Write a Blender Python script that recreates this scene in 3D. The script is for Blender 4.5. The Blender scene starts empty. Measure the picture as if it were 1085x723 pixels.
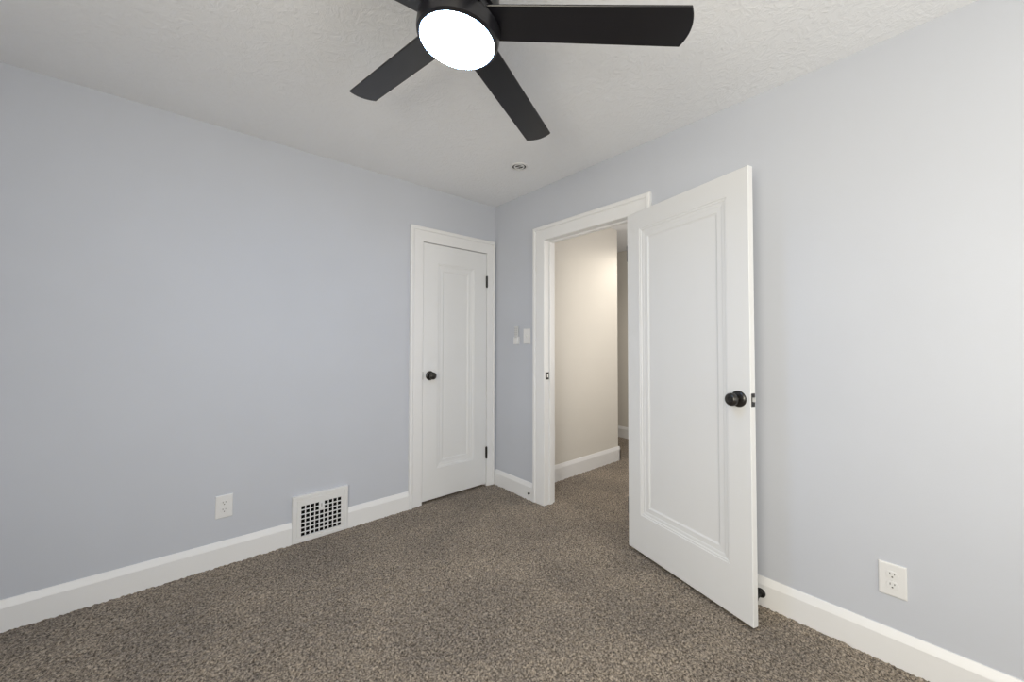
import bpy, bmesh, math, random
import numpy as np
from mathutils import Vector, Matrix

# ------------------------------------------------------------------ camera, light, exposure
scene = bpy.context.scene
COL = scene.collection
R, D, HC = 2.114, 2.664, 2.44            # right wall plane x, closet wall plane y, ceiling height
XW, YW = -1.35, -1.15                    # window wall plane x, rear wall plane y

cam_d = bpy.data.cameras.new('camera')
cam = bpy.data.objects.new('camera', cam_d)
COL.objects.link(cam)
cam_d.sensor_fit = 'HORIZONTAL'
cam_d.sensor_width = 36.0
cam_d.lens = 406.882 / 1085 * 36.0
cam_d.shift_x = 4.487 / 1085
cam_d.shift_y = -7.910 / 1085
cam_d.clip_start = 0.02
cr = Vector((0.76202368, -0.64754545, 0.00219084))
cu = Vector((-0.01729279, -0.01696764, 0.99970649))
cf = Vector((0.64731822, 0.76183790, 0.02412761))
M = Matrix((cr, cu, -cf)).transposed().to_4x4()
M.translation = (0, 0, 1.2308)
cam.matrix_world = M
scene.camera = cam

scene.view_settings.view_transform = 'Standard'
scene.view_settings.look = 'None'
scene.view_settings.gamma = 1
scene.view_settings.use_curve_mapping = False
scene.view_settings.exposure = 0.0

world = bpy.data.worlds.new('world')
scene.world = world
world.use_nodes = True
world.node_tree.nodes['Background'].inputs[0].default_value = (0.75, 0.85, 1.0, 1)
world.node_tree.nodes['Background'].inputs[1].default_value = 0.6


def area(name, loc, rot, sx, sy, watts, color):
    l = bpy.data.lights.new(name, 'AREA')
    l.shape = 'RECTANGLE'
    l.size, l.size_y = sx, sy
    l.energy = watts
    l.color = color
    o = bpy.data.objects.new(name, l)
    o.location = loc
    o.rotation_euler = rot
    COL.objects.link(o)
    return o


WARM_W, COOL_W, HALL_W = 67.0, 15.0, 30.0
# daylight entering the two windows behind the camera
area('daylight_side_window', (XW + .03, -0.30, 1.35), (0, math.radians(-90), 0), 1.2, 1.2, WARM_W, (1.0, 0.925, 0.760))
area('daylight_rear_window', (1.30, YW + .03, 1.40), (math.radians(90), 0, 0), 1.0, 1.3, COOL_W, (1.0, 0.955, 0.84))


# ------------------------------------------------------------------ materials
def new_mat(name):
    m = bpy.data.materials.new(name)
    m.use_nodes = True
    nt = m.node_tree
    return m, nt, nt.nodes['Principled BSDF']


def N(nt, kind, **kw):
    n = nt.nodes.new(kind)
    for k, v in kw.items():
        if k in n.inputs:
            n.inputs[k].default_value = v
        else:
            setattr(n, k, v)
    return n


def paint(name, col, rough=.6, scale=140, bump=.06, dist=.002, var=.02, spec=.35):
    m, nt, b = new_mat(name)
    b.inputs['Roughness'].default_value = rough
    b.inputs['Specular IOR Level'].default_value = spec
    tc = N(nt, 'ShaderNodeTexCoord')
    n1 = N(nt, 'ShaderNodeTexNoise', Scale=scale, Detail=4.0)
    nt.links.new(tc.outputs['Object'], n1.inputs['Vector'])
    n2 = N(nt, 'ShaderNodeTexNoise', Scale=1.7, Detail=3.0)
    nt.links.new(tc.outputs['Object'], n2.inputs['Vector'])
    r = N(nt, 'ShaderNodeValToRGB')
    r.color_ramp.elements[0].position = .3
    r.color_ramp.elements[1].position = .7
    r.color_ramp.elements[0].color = (*[c * (1 - var) for c in col], 1)
    r.color_ramp.elements[1].color = (*[min(1, c * (1 + var)) for c in col], 1)
    nt.links.new(n2.outputs['Fac'], r.inputs['Fac'])
    nt.links.new(r.outputs['Color'], b.inputs['Base Color'])
    bp = N(nt, 'ShaderNodeBump', Strength=bump, Distance=dist)
    nt.links.new(n1.outputs['Fac'], bp.inputs['Height'])
    nt.links.new(bp.outputs['Normal'], b.inputs['Normal'])
    return m


WALL = paint('blue_grey_wall_paint', (0.532, 0.557, 0.617), .55, 170, .10, .002)
HALLW = paint('warm_white_hall_paint', (0.69, 0.665, 0.62), .6, 60, .10, .003)
TRIM = paint('white_trim_paint', (0.775, 0.780, 0.795), .38, 40, .03, .001, .008, .45)
DOORP = paint('white_door_paint', (0.745, 0.755, 0.772), .36, 60, .03, .001, .008, .45)
PLATE = paint('white_plastic', (0.735, 0.738, 0.748), .3, 30, .0, .001, .0, .5)
BLACKP = paint('black_blade_finish', (0.009, 0.009, 0.012), .30, 90, .08, .001, .1, .5)
BRONZE = paint('black_bronze_metal', (0.013, 0.011, 0.010), .28, 60, .02, .001, .1, .6)
DARK = paint('painted_hole_shade', (0.008, 0.008, 0.008), .8, 30, .0, .001, .0, .1)  # near-black colour standing in for shade in the vent and ceiling fitting
SLOT = paint('dark_slot', (0.09, 0.088, 0.085), .6, 30, .0, .001, .0, .3)
RUBBER = paint('black_rubber', (0.010, 0.010, 0.010), .6, 30, .0, .001, .0, .3)
STEEL, _nt, _b = new_mat('bright_steel')
_b.inputs['Metallic'].default_value = .5
_b.inputs['Base Color'].default_value = (.85, .84, .82, 1)
_b.inputs['Roughness'].default_value = .45
REMOTE = paint('pale_grey_plastic', (0.58, 0.59, 0.60), .35, 30, .0, .001, .0, .5)
BUTTONS = paint('grey_buttons', (0.42, 0.43, 0.44), .5, 30, .0, .001, .0, .3)


def ceiling_mat():
    m, nt, b = new_mat('textured_ceiling_plaster')
    b.inputs['Roughness'].default_value = .75
    b.inputs['Specular IOR Level'].default_value = .25
    b.inputs['Base Color'].default_value = (0.85, 0.865, 0.895, 1)
    tc = N(nt, 'ShaderNodeTexCoord')
    w = N(nt, 'ShaderNodeTexNoise', Scale=5.0, Detail=3.0)
    nt.links.new(tc.outputs['Object'], w.inputs['Vector'])
    mx = N(nt, 'ShaderNodeMixRGB')
    mx.inputs['Fac'].default_value = .12
    nt.links.new(tc.outputs['Object'], mx.inputs['Color1'])
    nt.links.new(w.outputs['Color'], mx.inputs['Color2'])
    n1 = N(nt, 'ShaderNodeTexNoise', Scale=26.0, Detail=5.0, Roughness=.62, Distortion=1.2)
    nt.links.new(mx.outputs['Color'], n1.inputs['Vector'])
    r = N(nt, 'ShaderNodeValToRGB')
    r.color_ramp.elements[0].position = .42
    r.color_ramp.elements[1].position = .64
    nt.links.new(n1.outputs['Fac'], r.inputs['Fac'])
    bp = N(nt, 'ShaderNodeBump', Strength=.25, Distance=.006)
    nt.links.new(r.outputs['Color'], bp.inputs['Height'])
    nt.links.new(bp.outputs['Normal'], b.inputs['Normal'])
    return m


CEIL = ceiling_mat()


def carpet_mat():
    m, nt, b = new_mat('brown_grey_twist_carpet')
    b.inputs['Roughness'].default_value = .95
    b.inputs['Specular IOR Level'].default_value = .08
    b.inputs['Sheen Weight'].default_value = .15
    tc = N(nt, 'ShaderNodeTexCoord')
    n1 = N(nt, 'ShaderNodeTexNoise', Scale=118.0, Detail=3.5, Roughness=.72)
    nt.links.new(tc.outputs['Object'], n1.inputs['Vector'])
    r = N(nt, 'ShaderNodeValToRGB')
    e = r.color_ramp.elements
    e[0].position, e[0].color = .38, (0.062, 0.049, 0.039, 1)
    e[1].position, e[1].color = .66, (0.525, 0.450, 0.365, 1)
    mid = e.new(.5)
    mid.color = (0.248, 0.206, 0.163, 1)
    nt.links.new(n1.outputs['Fac'], r.inputs['Fac'])
    # brushed pile patches
    n2 = N(nt, 'ShaderNodeTexNoise', Scale=2.6, Detail=2.5, Distortion=.6)
    nt.links.new(tc.outputs['Object'], n2.inputs['Vector'])
    r2 = N(nt, 'ShaderNodeValToRGB')
    r2.color_ramp.elements[0].position = .35
    r2.color_ramp.elements[1].position = .65
    r2.color_ramp.elements[0].color = (.84, .84, .85, 1)
    r2.color_ramp.elements[1].color = (1.08, 1.07, 1.05, 1)
    nt.links.new(n2.outputs['Fac'], r2.inputs['Fac'])
    mul = N(nt, 'ShaderNodeMixRGB', blend_type='MULTIPLY')
    mul.inputs['Fac'].default_value = 1
    nt.links.new(r.outputs['Color'], mul.inputs['Color1'])
    nt.links.new(r2.outputs['Color'], mul.inputs['Color2'])
    nt.links.new(mul.outputs['Color'], b.inputs['Base Color'])
    bp = N(nt, 'ShaderNodeBump', Strength=.8, Distance=.006)
    nt.links.new(n1.outputs['Fac'], bp.inputs['Height'])
    nt.links.new(bp.outputs['Normal'], b.inputs['Normal'])
    return m


CARPET = carpet_mat()


def glow_mat(name, col, strength):
    m, nt, b = new_mat(name)
    b.inputs['Base Color'].default_value = (.9, .9, .9, 1)
    b.inputs['Emission Color'].default_value = (*col, 1)
    b.inputs['Emission Strength'].default_value = strength
    return m


LENS = glow_mat('lit_frosted_lens', (0.36, 0.59, 1.0), 64.0)
GLASS, _nt, _b = new_mat('window_glass')
_b.inputs['Transmission Weight'].default_value = 1
_b.inputs['Roughness'].default_value = 0
_b.inputs['Base Color'].default_value = (1, 1, 1, 1)


# ------------------------------------------------------------------ mesh helpers
class MB:
    def __init__(self):
        self.bm = bmesh.new()

    def box(self, a, b, mtx=None):
        x0, y0, z0 = a
        x1, y1, z1 = b
        vs = [self.bm.verts.new(p) for p in ((x0, y0, z0), (x1, y0, z0), (x1, y1, z0), (x0, y1, z0),
                                             (x0, y0, z1), (x1, y0, z1), (x1, y1, z1), (x0, y1, z1))]
        if mtx:
            for v in vs:
                v.co = mtx @ v.co
        for f in ((3, 2, 1, 0), (4, 5, 6, 7), (0, 1, 5, 4), (1, 2, 6, 5), (2, 3, 7, 6), (3, 0, 4, 7)):
            self.bm.faces.new([vs[i] for i in f])
        return vs

    def quad(self, *pts):
        self.bm.faces.new([self.bm.verts.new(p) for p in pts])

    def grid(self, rows, close=True, cap0=False, cap1=False):
        """rows: list of rings of points; consecutive rings are bridged."""
        rr = [[self.bm.verts.new(p) for p in row] for row in rows]
        n = len(rr[0])
        for a, b in zip(rr, rr[1:]):
            for i in range(n if close else n - 1):
                j = (i + 1) % n
                self.bm.faces.new((a[i], a[j], b[j], b[i]))
        if cap0:
            self.bm.faces.new(rr[0][::-1])
        if cap1:
            self.bm.faces.new(rr[-1])

    def lathe(self, prof, mtx=None, n=32, sx=1.0, sy=1.0):
        """prof: list of (radius, height) around local z."""
        rows = []
        for rad, h in prof:
            ring = []
            for k in range(n):
                t = 2 * math.pi * k / n
                p = Vector((max(rad, 1e-5) * math.cos(t) * sx, max(rad, 1e-5) * math.sin(t) * sy, h))
                ring.append(mtx @ p if mtx else p)
            rows.append(ring)
        self.grid(rows, True, True, True)

    def build(self, name, mat, parent=None, smooth=False, bevel=0, loc=None, segs=2, angle=40):
        bmesh.ops.recalc_face_normals(self.bm, faces=self.bm.faces)
        me = bpy.data.meshes.new(name)
        self.bm.to_mesh(me)
        self.bm.free()
        me.materials.append(mat)
        o = bpy.data.objects.new(name, me)
        COL.objects.link(o)
        if parent is not None:
            o.parent = parent
            base = parent.matrix_basis.translation.copy()
            if parent.parent is not None:
                base += parent.parent.matrix_basis.translation
            if loc is None:                      # vertices were given in world space
                me.transform(Matrix.Translation(-base))
        if smooth:
            me.shade_smooth()
            me.set_sharp_from_angle(angle=math.radians(35))
        if bevel:
            md = o.modifiers.new('soft_edges', 'BEVEL')
            md.width = bevel
            md.segments = segs
            md.limit_method = 'ANGLE'
            md.angle_limit = math.radians(angle)
        return o


def tag(o, label=None, cat=None, group=None, kind=None):
    if label:
        o['label'] = label
    if cat:
        o['category'] = cat
    if group:
        o['group'] = group
    if kind:
        o['kind'] = kind
    return o


def empty(name, loc, label, cat, group=None, kind=None):
    o = bpy.data.objects.new(name, None)
    o.empty_display_size = .05
    o.location = loc
    COL.objects.link(o)
    return tag(o, label, cat, group, kind)


def struct(mb, name, mat, label, cat, **kw):
    return tag(mb.build(name, mat, **kw), label, cat, None, 'structure')


def frame_axes(origin, xa, ya, za):
    m = Matrix((Vector(xa), Vector(ya), Vector(za))).transposed().to_4x4()
    m.translation = origin
    return m


# ------------------------------------------------------------------ room shell
WT = .105                                    # partition thickness
OC = (1.405, 2.019, 2.008)                   # closet opening x0, x1, height
OD = (1.290, 2.048, 2.018)                   # doorway opening y0, y1, height
JT = .018                                    # jamb board thickness
XE = 4.41                                    # end wall of the hall
HY = 2.352                                   # hall wall plane

w = MB()
w.box((XW - .12, D, 0), (OC[0] - JT, D + WT, HC))
w.box((OC[1] + JT, D, 0), (R + WT, D + WT, HC))
w.box((OC[0] - JT, D, OC[2] + JT), (OC[1] + JT, D + WT, HC))
struct(w, 'wall_left', WALL, 'long blue grey wall with the closet door and the floor vent', 'wall')

w = MB()
w.box((R, YW - .12, 0), (R + WT - .005, OD[0] - JT, HC))
w.box((R, OD[1] + JT, 0), (R + WT - .005, D, HC))
w.box((R, OD[0] - JT, OD[2] + JT), (R + WT - .005, OD[1] + JT, HC))
struct(w, 'wall_right', WALL, 'bright wall with the open doorway, on the right', 'wall')

# side wall with a window opening, and rear wall with another (behind the camera)
w = MB()
w.box((XW - .12, YW, 0), (XW, -.95, HC))
w.box((XW - .12, .35, 0), (XW, D, HC))
w.box((XW - .12, -.95, 0), (XW, .35, .75))
w.box((XW - .12, -.95, 1.95), (XW, .35, HC))
struct(w, 'wall_window', WALL, 'blue grey side wall with a window, behind the camera', 'wall')
w = MB()
w.box((XW - .12, YW - .12, 0), (.8, YW, HC))
w.box((1.8, YW - .12, 0), (R, YW, HC))
w.box((.8, YW - .12, 0), (1.8, YW, .75))
w.box((.8, YW - .12, 2.05), (1.8, YW, HC))
struct(w, 'wall_rear', WALL, 'blue grey rear wall with a window, behind the camera', 'wall')


def window(name, a, b, axis, label):
    """sash window filling an opening; a, b opposite corners in the wall thickness"""
    root = empty(name, ((a[0] + b[0]) / 2, (a[1] + b[1]) / 2, a[2]), label, 'window', None, 'structure')
    f = MB()
    t = .045
    i = 1 - axis
    lo, hi = a[i], b[i]

    def bx(u0, u1, z0, z1, mb, d0=0.0, d1=1.0):
        p, q = [0, 0, z0], [0, 0, z1]
        p[i], q[i] = u0, u1
        p[axis] = a[axis] + (b[axis] - a[axis]) * d0
        q[axis] = a[axis] + (b[axis] - a[axis]) * d1
        mb.box(p, q)
    bx(lo, lo + t, a[2], b[2], f)
    bx(hi - t, hi, a[2], b[2], f)
    bx(lo + t, hi - t, a[2], a[2] + t, f)
    bx(lo + t, hi - t, b[2] - t, b[2], f)
    zm = (a[2] + b[2]) / 2
    bx(lo + t, hi - t, zm - .02, zm + .02, f)
    f.build('window_frame', TRIM, root, bevel=.003)
    g = MB()
    bx(lo + t, hi - t, a[2] + t, zm - .02, g, .45, .52)
    bx(lo + t, hi - t, zm + .02, b[2] - t, g, .45, .52)
    g.build('window_pane', GLASS, root)


window('window_1', (XW - .12, -.95, .75), (XW - .04, .35, 1.95), 0, 'white sash window in the side wall behind the camera')
window('window_2', (.8, YW - .12, .75), (1.8, YW - .04, 2.05), 1, 'white sash window in the rear wall behind the camera')

# hall beyond the doorway
w = MB()
w.box((R + WT - .005, HY, 0), (3.53, HY + .12, HC))
w.box((3.41, HY + .12, 0), (3.53, 3.9, HC))
struct(w, 'wall_hall', HALLW, 'cream hall wall seen through the open doorway', 'wall', bevel=.004)
w = MB()
w.box((XE, .2, 0), (XE + .1, 4.0, HC))
struct(w, 'wall_hall_end', HALLW, 'shaded grey beige wall at the end of the hall', 'wall')
w = MB()
w.box((R + WT - .005, .9, 0), (XE, 1.0, HC))
w.box((3.53, 3.9, 0), (XE, 4.0, HC))
struct(w, 'wall_hall_near', HALLW, 'cream hall wall hidden behind the open door', 'wall')
# closet behind the closed door
w = MB()
w.box((.9, D + .65, 0), (R + WT, D + .73, HC))
w.box((.82, D + WT, 0), (.9, D + .73, HC))
w.box((R + WT, HY + .12, 0), (R + WT + .08, D + .73, HC))
struct(w, 'wall_closet', WALL, 'walls inside the closet behind the closed door', 'wall')

w = MB()
w.box((XW - .12, YW - .12, HC), (XE + .1, 4.0, HC + .1))
struct(w, 'ceiling', CEIL, 'white textured plaster ceiling around the fan', 'ceiling')


# ------------------------------------------------------------------ carpeted floor: real pile relief where it can be seen
def carpet():
    rng = np.random.default_rng(7)
    xs = np.concatenate([np.linspace(XW - .1, -.62, 12)[:-1], np.arange(-.62, 2.72, .0075), np.linspace(2.74, XE + .05, 150)])
    ys = np.concatenate([np.linspace(YW - .1, -.20, 12)[:-1], np.arange(-.20, 2.70, .0075), np.linspace(2.73, 3.95, 40)])
    nx, ny = len(xs), len(ys)
    X, Y = np.meshgrid(xs, ys, indexing='ij')
    h = rng.random((nx, ny))
    h2 = (h + np.roll(h, 1, 0) + np.roll(h, 1, 1) + np.roll(np.roll(h, 1, 0), 1, 1)) / 4
    Z = (.55 * h + .45 * h2 - .62) * .0125
    inner = (X > -.62) & (X < 2.72) & (Y > -.2) & (Y < 2.7)
    Z = np.where(inner, Z, Z * .8)
    jx = (rng.random((nx, ny)) - .5) * .004 * inner
    jy = (rng.random((nx, ny)) - .5) * .004 * inner
    co = np.stack([X + jx, Y + jy, Z], -1).reshape(-1, 3).astype(np.float32)
    idx = np.arange(nx * ny).reshape(nx, ny)
    q = np.stack([idx[:-1, :-1], idx[1:, :-1], idx[1:, 1:], idx[:-1, 1:]], -1).reshape(-1, 4)
    me = bpy.data.meshes.new('floor')
    me.vertices.add(len(co))
    me.vertices.foreach_set('co', co.ravel())
    me.loops.add(q.size)
    me.loops.foreach_set('vertex_index', q.ravel().astype(np.int32))
    me.polygons.add(len(q))
    me.polygons.foreach_set('loop_start', np.arange(0, q.size, 4, dtype=np.int32))
    me.update(calc_edges=True)
    me.validate()
    me.materials.append(CARPET)
    o = bpy.data.objects.new('floor', me)
    COL.objects.link(o)
    tag(o, 'brown grey twist pile carpet covering the room and hall', 'carpeted floor', None, 'structure')


carpet()


# ------------------------------------------------------------------ casings, jambs, baseboards
# profile across a casing board: (share of width from the inner edge, thickness)
CAS = [(0, 0), (0, .009), (.03, .012), (.30, .014), (.68, .0165), (.715, .0145), (.735, .0145), (.745, .020),
       (.80, .0235), (.92, .0235), (.985, .020), (1, .015), (1, 0)]


def casing(mb, inner, outer, to3):
    """inner/outer = (u0, u1, top); to3(u, z, depth) -> world point"""
    rows = []
    for s, h in CAS:
        u0 = inner[0] + (outer[0] - inner[0]) * s
        u1 = inner[1] + (outer[1] - inner[1]) * s
        zt = inner[2] + (outer[2] - inner[2]) * s
        rows.append([to3(u0, 0, h), to3(u0, zt, h), to3(u1, zt, h), to3(u1, 0, h)])
    mb.grid(rows, close=False)


m = MB()
casing(m, OC, (1.297, 2.100, 2.121), lambda u, z, h: (u, D - h, z))
m.box((OC[0] - JT, D, 0), (OC[0], D + WT, OC[2] + JT))
m.box((OC[1], D, 0), (OC[1] + JT, D + WT, OC[2] + JT))
m.box((OC[0], D, OC[2]), (OC[1], D + WT, OC[2] + JT))
m.box((OC[0], D + .034, 0), (OC[0] + .012, D + .07, OC[2]))
m.box((OC[1] - .012, D + .034, 0), (OC[1], D + .07, OC[2]))
m.box((OC[0] + .012, D + .034, OC[2] - .012), (OC[1] - .012, D + .07, OC[2]))
struct(m, 'trim_1', TRIM, 'white moulded casing around the closed closet door', 'door casing')

m = MB()
JE = R + WT - .005
casing(m, (OD[0], OD[1], OD[2]), (1.1706, 2.167, 2.129), lambda u, z, h: (R - h, u, z))
casing(m, (OD[0], OD[1], OD[2]), (1.19, 2.15, 2.11), lambda u, z, h: (JE + h * .6, u, z))
m.box((R, OD[0] - JT, 0), (JE, OD[0], OD[2] + JT))
m.box((R, OD[1], 0), (JE, OD[1] + JT, OD[2] + JT))
m.box((R, OD[0], OD[2]), (JE, OD[1], OD[2] + JT))
m.box((R + .042, OD[0], 0), (R + .075, OD[0] + .011, OD[2]))
m.box((R + .042, OD[1] - .011, 0), (R + .075, OD[1], OD[2]))
m.box((R + .042, OD[0] + .011, OD[2] - .011), (R + .075, OD[1] - .011, OD[2]))
t2 = struct(m, 'trim_2', TRIM, 'white casing and jamb of the open doorway to the hall', 'door casing')
k = MB()
k.box((R + .004, OD[1] - .0016, .950), (R + .041, OD[1] + .001, 1.006))
sp = k.build('strike_plate', BRONZE, t2, bevel=.0015)
sp['label'] = 'black metal strike plate'
k = MB()
k.box((R + .020, OD[1] - .0022, .966), (R + .034, OD[1] - .0012, .992))
k.build('strike_hole', STEEL, sp)


def base_run(mb, p0, p1, nrm, hb=.1305, t=.016):
    """p0,p1: wall line ends; nrm: unit direction into the room"""
    prof = [(0, -.01), (t, -.01), (t, hb - .032), (t - .002, hb - .026), (.005, hb - .002), (.003, hb), (0, hb)]
    rows = []
    for d, z in prof:
        rows.append([(p0[0] + nrm[0] * d, p0[1] + nrm[1] * d, z), (p1[0] + nrm[0] * d, p1[1] + nrm[1] * d, z)])
    bm = mb.bm
    rr = [[bm.verts.new(q) for q in row] for row in rows]
    for a, b in zip(rr, rr[1:] + rr[:1]):
        bm.faces.new((a[0], a[1], b[1], b[0]))
    bm.faces.new([x[0] for x in rr])
    bm.faces.new([x[1] for x in rr][::-1])


b = MB()
base_run(b, (XW, D), (.532, D), (0, -1))
base_run(b, (.862, D), (1.2968, D), (0, -1))
struct(b, 'baseboard_left', TRIM, 'white baseboard either side of the floor vent', 'baseboard')
b = MB()
base_run(b, (R, 2.1672), (R, D - .0245), (-1, 0))
base_run(b, (R, YW), (R, 1.1704), (-1, 0))
struct(b, 'baseboard_right', TRIM, 'white baseboard either side of the open doorway', 'baseboard')
b = MB()
base_run(b, (R + WT + .012, HY), (3.5455, HY), (0, -1), .142)
base_run(b, (3.53, HY - .016), (3.53, 3.9), (1, 0), .142)
struct(b, 'baseboard_hall', TRIM, 'cream baseboard under the hall wall beyond the doorway', 'baseboard')
b = MB()
base_run(b, (XE, 1.0), (XE, 3.9), (-1, 0), .142)
struct(b, 'baseboard_hall_end', TRIM, 'short stretch of baseboard at the end of the hall', 'baseboard')


# ------------------------------------------------------------------ doors
# depth of the panel moulding: (distance inward from its outer line, depth below the face)
MOULD = [(0, 0), (.002, .0025), (.010, .0030), (.014, .0062), (.026, .0075), (.031, .0095), (.054, .0102), (.061, .0145), (.066, .0155)]


def panel_leaf(mb, wd, z0, z1, rect, th, mtx):
    """u along width, v up, face at depth 0 looking to -w; both faces carry the panel"""
    u0, u1, v0, v1 = rect

    def ring(a, b, c, d, w_):
        return [mtx @ Vector((a, w_, c)), mtx @ Vector((b, w_, c)), mtx @ Vector((b, w_, d)), mtx @ Vector((a, w_, d))]
    for side in (0, 1):
        def dep(h):
            return h if side == 0 else th - h
        e = .0018
        rows = [ring(0, wd, z0, z1, dep(e)), ring(e, wd - e, z0 + e, z1 - e, dep(0))]
        for d_, h in MOULD:
            h *= (1.0 if side == 0 else .6)
            rows.append(ring(u0 + d_, u1 - d_, v0 + d_, v1 - d_, dep(h)))
        mb.grid(rows, True, False, True)
    mb.grid([ring(0, wd, z0, z1, .0018), ring(0, wd, z0, z1, th - .0018)], True)
    bmesh.ops.remove_doubles(mb.bm, verts=mb.bm.verts, dist=1e-6)


def knob(parent, mtx, label=None):
    """round knob; mtx local z points away from the door face"""
    q = MB()
    q.lathe([(.036, 0), (.036, .003), (.034, .006), (.027, .0095), (.019, .0115), (.0165, .012)], mtx, 40)
    rose = q.build('knob_rose', BRONZE, parent, smooth=True)
    q = MB()
    q.lathe([(.0145, .010), (.0135, .017), (.0130, .024), (.0145, .030), (.0205, .0345), (.0265, .0405), (.0285, .0475),
             (.0275, .0550), (.0235, .0610), (.0165, .0640), (.0110, .0645), (.0095, .0632), (.006, .0632)], mtx, 40)
    kb = q.build('door_knob', BRONZE, parent, smooth=True)
    q = MB()
    q.lathe([(.0055, .0630), (.0055, .0668), (.0045, .0675)], mtx, 20)
    q.build('lock_button', BRONZE, kb, smooth=True)
    return kb


def hinge(parent, x, y, z, half=.047):
    q = MB()
    q.lathe([(.003, -half - .005), (.006, -half - .003), (.0065, -half), (.0082, -half), (.0082, half),
             (.0065, half), (.006, half + .003), (.003, half + .005)], Matrix.Translation((x, y, z)), 16)
    return q.build('hinge', BRONZE, parent, smooth=True)


# closed closet door, hinged on the right
d1 = empty('door_1', (OC[0] + .003, D - .004, .02), 'closed white single panel closet door beside the corner', 'door', None, 'structure')
W1 = OC[1] - OC[0] - .006
mt = Matrix.Translation((OC[0] + .003, D - .006, 0))
q = MB()
panel_leaf(q, W1, .021, OC[2] - .0045, (1.532 - OC[0] - .003, 1.886 - OC[0] - .003, .251, 1.856), .034, mt)
q.build('door_panel', DOORP, d1)
knob(d1, frame_axes((1.4690, D - .006, .9760), (1, 0, 0), (0, 0, 1), (0, -1, 0)))
for hz in (1.7590, .2870):
    hg = hinge(d1, OC[1] - .0045, D - .0135, hz)
    l = MB()
    l.box((OC[1] - .012, D - .0070, hz - .046), (OC[1] + .003, D - .0055, hz + .046))
    l.build('hinge_leaf', BRONZE, hg)
l = MB()
l.box((OC[0] - .001, D - .0065, .948), (OC[0] + .0045, D + .016, 1.008))
l.build('latch_plate', BRONZE, d1)

# open bedroom door, swung back toward the right wall
F = Vector((1.8772, .5889, 0))
Hh = Vector((2.0740, 1.3114, 0))
dr = (Hh - F).normalized()
W2 = (Hh - F).length
nb = Vector((dr.y, -dr.x, 0))                # from the visible face toward the wall
TH = .033
mt = frame_axes(F, dr, nb, (0, 0, 1))
d2 = empty('door_2', (F.x, F.y, .015), 'open white single panel door swung toward the right wall', 'door', None, 'structure')
q = MB()
panel_leaf(q, W2, .0165, 2.0120, (.1035, .6495, .2335, 1.9065), TH, mt)
q.build('door_panel', DOORP, d2)
kp = F + dr * .0535 + Vector((0, 0, .9845))
knob(d2, frame_axes(kp, (0, 0, 1), dr.cross(Vector((0, 0, 1))).cross(-nb) * 0 + (-nb).cross(Vector((0, 0, 1))), -nb))
knob(d2, frame_axes(kp + dr * .014 + nb * TH, (0, 0, 1), nb.cross(Vector((0, 0, 1))), nb))
q = MB()
q.box((-.0012, TH / 2 - .0125, .9555), (.002, TH / 2 + .0125, 1.0135), mt)
lp = q.build('latch_plate', BRONZE, d2, bevel=.001)
q = MB()
q.box((-.013, TH / 2 - .0055, .977), (0, TH / 2 + .0085, .996), mt)
for v in q.bm.verts:                          # bevelled tongue of the latch
    loc = mt.inverted() @ v.co
    if loc.x < -.005 and loc.y > TH / 2:
        v.co += dr * .007
lb = q.build('latch_bolt', STEEL, lp, bevel=.001)
lb['label'] = 'bright steel latch bolt'
for hz in (.9625, 1.0065):
    q = MB()
    q.lathe([(.003, 0), (.003, .001), (.002, .0016)], mt @ frame_axes((-.0008, TH / 2, hz), (0, 1, 0), (0, 0, 1), (-1, 0, 0)), 10)
    q.build('screw', BRONZE, lp)
for hz in (1.78, .25):
    hp = Hh + nb * .028 + dr * .006
    hinge(d2, hp.x - .018, hp.y + .002, hz)

# ------------------------------------------------------------------ ceiling fan
FC = Vector((.6378, .9803, 2.22))
ax, ay = .0979, .0927
TILT = Matrix.Rotation(ax, 4, 'X') @ Matrix.Rotation(ay, 4, 'Y')
FT = Matrix.Translation(FC) @ TILT
top = FT @ Vector((0, 0, .19))
fan = empty('ceiling_fan', (top.x, top.y, HC), 'black five blade ceiling fan with a round lit lens', 'ceiling fan')
q = MB()
q.lathe([(.078, 0), (.078, -.012), (.074, -.028), (.060, -.044), (.034, -.052), (.018, -.054)], Matrix.Translation((top.x, top.y, HC)), 40)
q.build('ceiling_canopy', BLACKP, fan, smooth=True)
q = MB()
q.lathe([(.016, .195), (.016, .10)], FT, 24)
q.build('downrod', BLACKP, fan, smooth=True)
q = MB()
q.lathe([(.030, .125), (.060, .118), (.098, .100), (.112, .075), (.116, .045), (.116, .020), (.108, .016), (.108, -.016),
         (.124, -.018), (.1275, -.022), (.1275, -.048), (.1245, -.060), (.1170, -.0655), (.1155, -.0660), (.1155, -.058), (.09, -.056)], FT, 64)
q.build('motor_housing', BLACKP, fan, smooth=True)
q = MB()
q.lathe([(.1140, -.058), (.1140, -.0655), (.112, -.0685), (.100, -.0725), (.07, -.0765), (.03, -.0785), (.0, -.079)], FT, 64)
q.build('light_lens', LENS, fan, smooth=True)
RB, HWID, PITCH, PH = .664, .0585, -.1879, -.8484
for i in range(5):
    a = PH + i * 2 * math.pi / 5
    bt = FT @ Matrix.Rotation(a, 4, 'Z') @ Matrix.Translation((0, 0, -.003)) @ Matrix.Rotation(math.atan(math.tan(PITCH)), 4, 'X')
    q = MB()
    out = []
    ns = 14
    for s in range(ns + 1):                    # root edge then tip arc
        t = -1 + 2 * s / ns
        out.append((RB + .017 * (1 - t * t), HWID * t))
    outline = [(.085, -HWID * .93)] + out + [(.085, HWID * .93)]
    rows = [[bt @ Vector((x, y, z)) for x, y in outline] for z in (-.003, .003)]
    q.grid(rows, True, True, True)
    q.build('blade', BLACKP, fan, bevel=.0012, segs=1)

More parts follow.
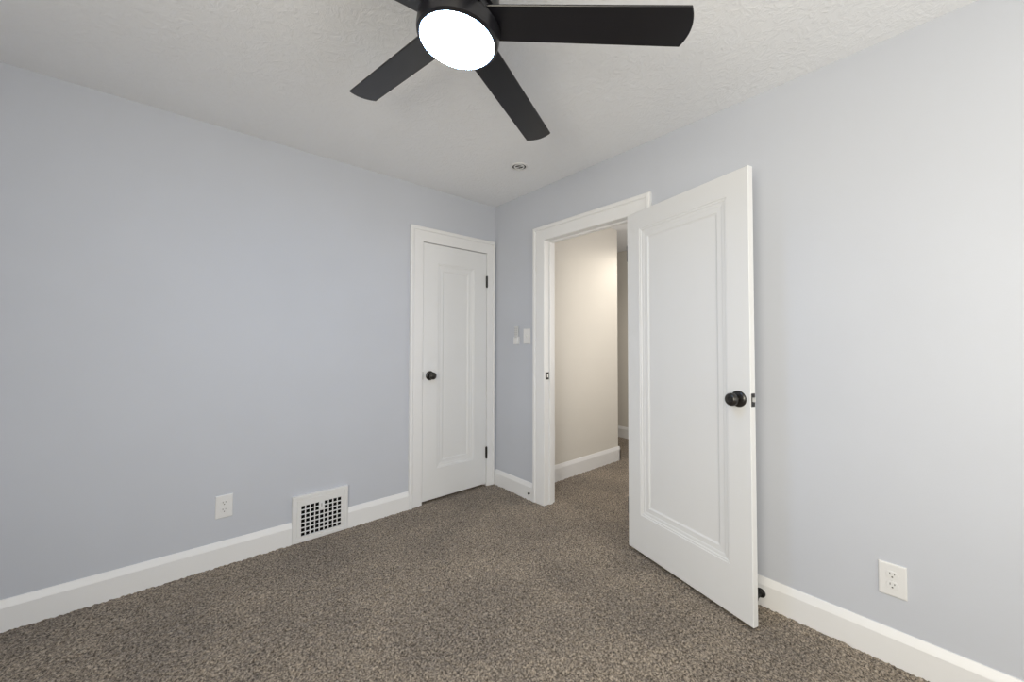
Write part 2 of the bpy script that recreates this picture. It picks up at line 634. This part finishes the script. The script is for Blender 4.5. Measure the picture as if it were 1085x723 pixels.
# ------------------------------------------------------------------ hall lamp light
hl = bpy.data.lights.new('hall_lamp', 'SPOT')
hl.energy = HALL_W
hl.spot_size = math.radians(150)
hl.spot_blend = .8
hl.shadow_soft_size = .06
hl.color = (1.0, .93, .82)
hlo = bpy.data.objects.new('hall_lamp', hl)
hlo.location = (3.56, 1.86, HC - .03)
COL.objects.link(hlo)
area('hall_fill', (3.2, 1.03, 1.5), (math.radians(90), 0, 0), .8, 1.2, 11.0, (1.0, .94, .87))  # added fill to brighten the lower hall wall; no window stands here

# ------------------------------------------------------------------ small fittings
def on_left(x, z):                            # local x right, y up, z out of the closet wall
    return frame_axes((x, D, z), (1, 0, 0), (0, 0, 1), (0, -1, 0))


def on_right(y, z):                           # the same for the right wall (local x runs toward the camera)
    return frame_axes((R, y, z), (0, -1, 0), (0, 0, 1), (-1, 0, 0))


def plate(mb, w_, h_, t, mtx, e=.003):
    rows = []
    for dx, z in ((0, 0), (0, t - e), (e * .5, t - e * .3), (e * 1.6, t)):
        a, c = w_ / 2 - dx, h_ / 2 - dx
        rows.append([mtx @ Vector(p) for p in ((-a, -c, z), (a, -c, z), (a, c, z), (-a, c, z))])
    mb.grid(rows, True, True, True)


def outlet(mtx, label):
    root = empty('wall_outlet', mtx.translation, label, 'outlet', 'white wall outlets near the floor')
    q = MB()
    plate(q, .079, .124, .006, mtx)
    q.build('cover_plate', PLATE, root, smooth=False)
    for s in (1, -1):
        cm = mtx @ Matrix.Translation((0, s * .0195, .0055))
        q = MB()
        ring = []
        for k in range(28):
            t = 2 * math.pi * k / 28
            ring.append((.0172 * math.cos(t), max(-.0135, min(.0135, .0172 * math.sin(t)))))
        q.grid([[cm @ Vector((x, y, z)) for x, y in ring] for z in (0, .0016)] + [[cm @ Vector((x * .95, y * .95, .0022)) for x, y in ring]], True, True, True)
        rc = q.build('receptacle', PLATE, root)
        q = MB()
        q.box((-.0075, .0005, .0018), (-.0052, .0085, .0027), cm)
        q.box((.0052, .0015, .0018), (.0075, .0080, .0027), cm)
        q.lathe([(.0027, .0018), (.0027, .0027)], cm @ Matrix.Translation((0, -.0072, 0)), 12)
        q.build('slots', SLOT, rc)
    q = MB()
    q.lathe([(.0032, .0055), (.0032, .0066), (.002, .0072)], mtx, 14)
    q.build('screw', PLATE, root)
    return root


outlet(on_left(.1972, .3195), 'white outlet on the blue grey wall left of the floor vent')
outlet(on_right(.1843, .3170), 'white outlet on the bright wall right of the open door')

# light switch beside the doorway
mx = on_right(2.2480, 1.2840)
sw = empty('light_switch', mx.translation, 'white light switch plate next to the doorway casing', 'light switch')
q = MB()
plate(q, .079, .121, .006, mx)
q.build('cover_plate', PLATE, sw)
q = MB()
q.box((-.005, -.012, .005), (.005, .012, .0075), mx)
vs = q.box((-.0042, -.002, .006), (.0042, .009, .016), mx)
q.build('toggle', PLATE, sw, bevel=.001)
for s in (.03, -.03):
    q = MB()
    q.lathe([(.003, .0055), (.003, .0065), (.002, .007)], mx @ Matrix.Translation((0, s, 0)), 12)
    q.build('screw', PLATE, sw)

# fan remote standing in its wall cradle
mx = on_right(2.3640, 1.2200)
cr_ = empty('remote_cradle', mx.translation, 'short white wall cradle holding the slim fan remote', 'remote holder')
q = MB()
q.box((-.026, 0, 0), (.026, .062, .003), mx)
q.box((-.026, 0, .003), (.026, .006, .022), mx)
q.box((-.026, .006, .003), (-.0215, .058, .022), mx)
q.box((.0215, .006, .003), (.026, .058, .022), mx)
q.box((-.0215, .006, .019), (.0215, .050, .022), mx)
q.build('cradle_shell', PLATE, cr_, bevel=.0015)
rm_ = empty('remote_control', mx @ Vector((0, .007, .011)), 'slim white fan remote with grey buttons in the wall cradle', 'remote control')
q = MB()
q.box((-.0195, .0065, .0045), (.0195, .146, .0165), mx)
q.build('remote_body', REMOTE, rm_, bevel=.003)
for j, yy in enumerate((.128, .112, .096, .080)):
    for xx in (-.009, .009):
        q = MB()
        q.lathe([(.0048, .016), (.0048, .0174), (.0038, .0179)], mx @ Matrix.Translation((xx, yy, 0)), 14)
        q.build('button', BUTTONS, rm_)

# wall register set over the baseboard
VX0, VX1, VZ0, VZ1, VT = .5325, .8615, -.002, .2825, .021
mx = frame_axes((VX0, D, VZ0), (1, 0, 0), (0, 0, 1), (0, -1, 0))
VW, VH = VX1 - VX0, VZ1 - VZ0
vent = empty('wall_vent', ((VX0 + VX1) / 2, D, 0), 'white square-holed heating vent low on the blue grey wall', 'vent')


def rr(i, z):
    return [mx @ Vector(p) for p in ((i, i, z), (VW - i, i, z), (VW - i, VH - i, z), (i, VH - i, z))]


q = MB()
q.grid([rr(0, 0), rr(0, VT - .004), rr(.0015, VT - .001), rr(.004, VT), rr(.021, VT), rr(.023, VT - .0035), rr(.026, VT - .0035), rr(.028, VT - .001),
        rr(.036, VT - .001), rr(.036, VT - .012)], True)
q.build('vent_frame', PLATE, vent)
gx0, gx1, gz0, gz1 = .0485, .2835, .0370, .2215        # outer edges of the hole field
ncol, nrow = 9, 7
BX, BZ = .0060, .0062
px_, pz_ = (gx1 - gx0 + BX) / ncol, (gz1 - gz0 + BZ) / nrow
xs_ = [.034]
for c in range(ncol):
    xs_ += [gx0 + c * px_, gx0 + c * px_ + px_ - BX]
xs_.append(VW - .034)
zs_ = [.034]
for r_ in range(nrow):
    zs_ += [gz0 + r_ * pz_, gz0 + r_ * pz_ + pz_ - BZ]
zs_.append(VH - .034)
q = MB()
zf, zb = VT - .0015, VT - .0045
vcache = {}


def gv(i, j, z):
    k_ = (i, j, z)
    if k_ not in vcache:
        vcache[k_] = q.bm.verts.new(mx @ Vector((xs_[i], zs_[j], z)))
    return vcache[k_]


def is_hole(i, j):
    if not (0 < i < len(xs_) - 2 and 0 < j < len(zs_) - 2 and i % 2 == 1 and j % 2 == 1):
        return False
    c, r_ = (i - 1) // 2, (j - 1) // 2
    return not (c == 4 and r_ >= nrow - 2)


for i in range(len(xs_) - 1):
    for j in range(len(zs_) - 1):
        c4 = ((i, j), (i + 1, j), (i + 1, j + 1), (i, j + 1))
        if not is_hole(i, j):
            q.bm.faces.new([gv(a_, b_, zf) for a_, b_ in c4])
            q.bm.faces.new([gv(a_, b_, zb) for a_, b_ in reversed(c4)])
        else:
            for (a_, b_), (c_, d_) in zip(c4, c4[1:] + c4[:1]):
                q.bm.faces.new((gv(a_, b_, zf), gv(a_, b_, zb), gv(c_, d_, zb), gv(c_, d_, zf)))
q.build('vent_grille', PLATE, vent)
q = MB()
q.box((.030, .030, .0015), (VW - .030, VH - .030, .0030), mx)  # thin sheet, its black colour painted in for the unlit duct
q.build('damper', DARK, vent)['label'] = 'damper sheet painted black as shade behind the holes'
q = MB()
lx = xs_[9] + .009
q.box((lx - .0035, .172, zf), (lx + .0035, .214, zf + .002), mx)
q.box((lx - .003, .176, zf), (lx + .003, .188, zf + .014), mx)
lv = q.build('damper_lever', PLATE, vent, bevel=.001)
q = MB()
q.box((lx - .0012, .190, zf + .0015), (lx + .0022, .212, zf + .0024), mx)
q.build('lever_slot', SLOT, lv)

# round fitting on the ceiling beyond the fan
mx = frame_axes((1.7442, 1.936, HC), (1, 0, 0), (0, -1, 0), (0, 0, -1))
cf_ = empty('ceiling_fitting', mx.translation, 'small round white fitting with dark slots on the ceiling', 'ceiling fitting')
q = MB()
rows = []
for rad, h in ((.058, 0), (.058, .003), (.055, .0052), (.050, .006), (.0470, .0055), (.0458, .004), (.0458, .0005)):
    rows.append([mx @ Vector((rad * math.cos(2 * math.pi * t / 48), rad * math.sin(2 * math.pi * t / 48), h)) for t in range(48)])
q.grid(rows, True)
q.build('outer_ring', PLATE, cf_, smooth=True)
q = MB()
q.lathe([(.0462, .0003), (.0462, .0009), (.02, .0010)], mx, 32)  # flush disc, its black colour painted in for shade between the rings
q.build('recess', DARK, cf_)['label'] = 'flat black disc painted as shade inside the ring'
q = MB()
rows = []
for rad, h in ((.0360, .0008), (.0360, .0040), (.0345, .0055), (.0285, .0055), (.0270, .0040), (.0270, .0008)):
    rows.append([mx @ Vector((rad * math.cos(2 * math.pi * t / 40), rad * math.sin(2 * math.pi * t / 40), h)) for t in range(40)])
q.grid(rows, True)
q.build('inner_ring', PLATE, cf_, smooth=True)
q = MB()
q.box((-.0275, -.0025, .0008), (.0275, .0025, .0045), mx @ Matrix.Rotation(math.radians(62), 4, 'Z'))
q.build('crossbar', PLATE, cf_)


# door stops on the right-hand baseboard
def door_stop(y, z, length, rr_, label, flange):
    mx_ = frame_axes((R - .016, y, z), (0, -1, 0), (0, 0, 1), (-1, 0, 0))
    root = empty('door_stop', mx_.translation, label, 'door stop', 'black door stops on the baseboard')
    q_ = MB()
    q_.lathe([(flange, 0), (flange, .003), (flange * .7, .007), (rr_ * .8, min(.010, length * .6)), (rr_ * .7, max(length - .012, length * .65))], mx_, 24)
    q_.build('stem', RUBBER, root, smooth=True)
    q_ = MB()
    q_.lathe([(rr_, max(length - .012, length * .65)), (rr_ * 1.05, length * .92), (rr_ * .8, length)], mx_, 24)
    q_.build('rubber_tip', RUBBER, root, smooth=True)


door_stop(.6270, .0580, .078, .011, 'black door stop on the baseboard behind the open door', .021)
door_stop(2.2040, .0520, .014, .0072, 'small black door stop on the baseboard near the closet', .0075)
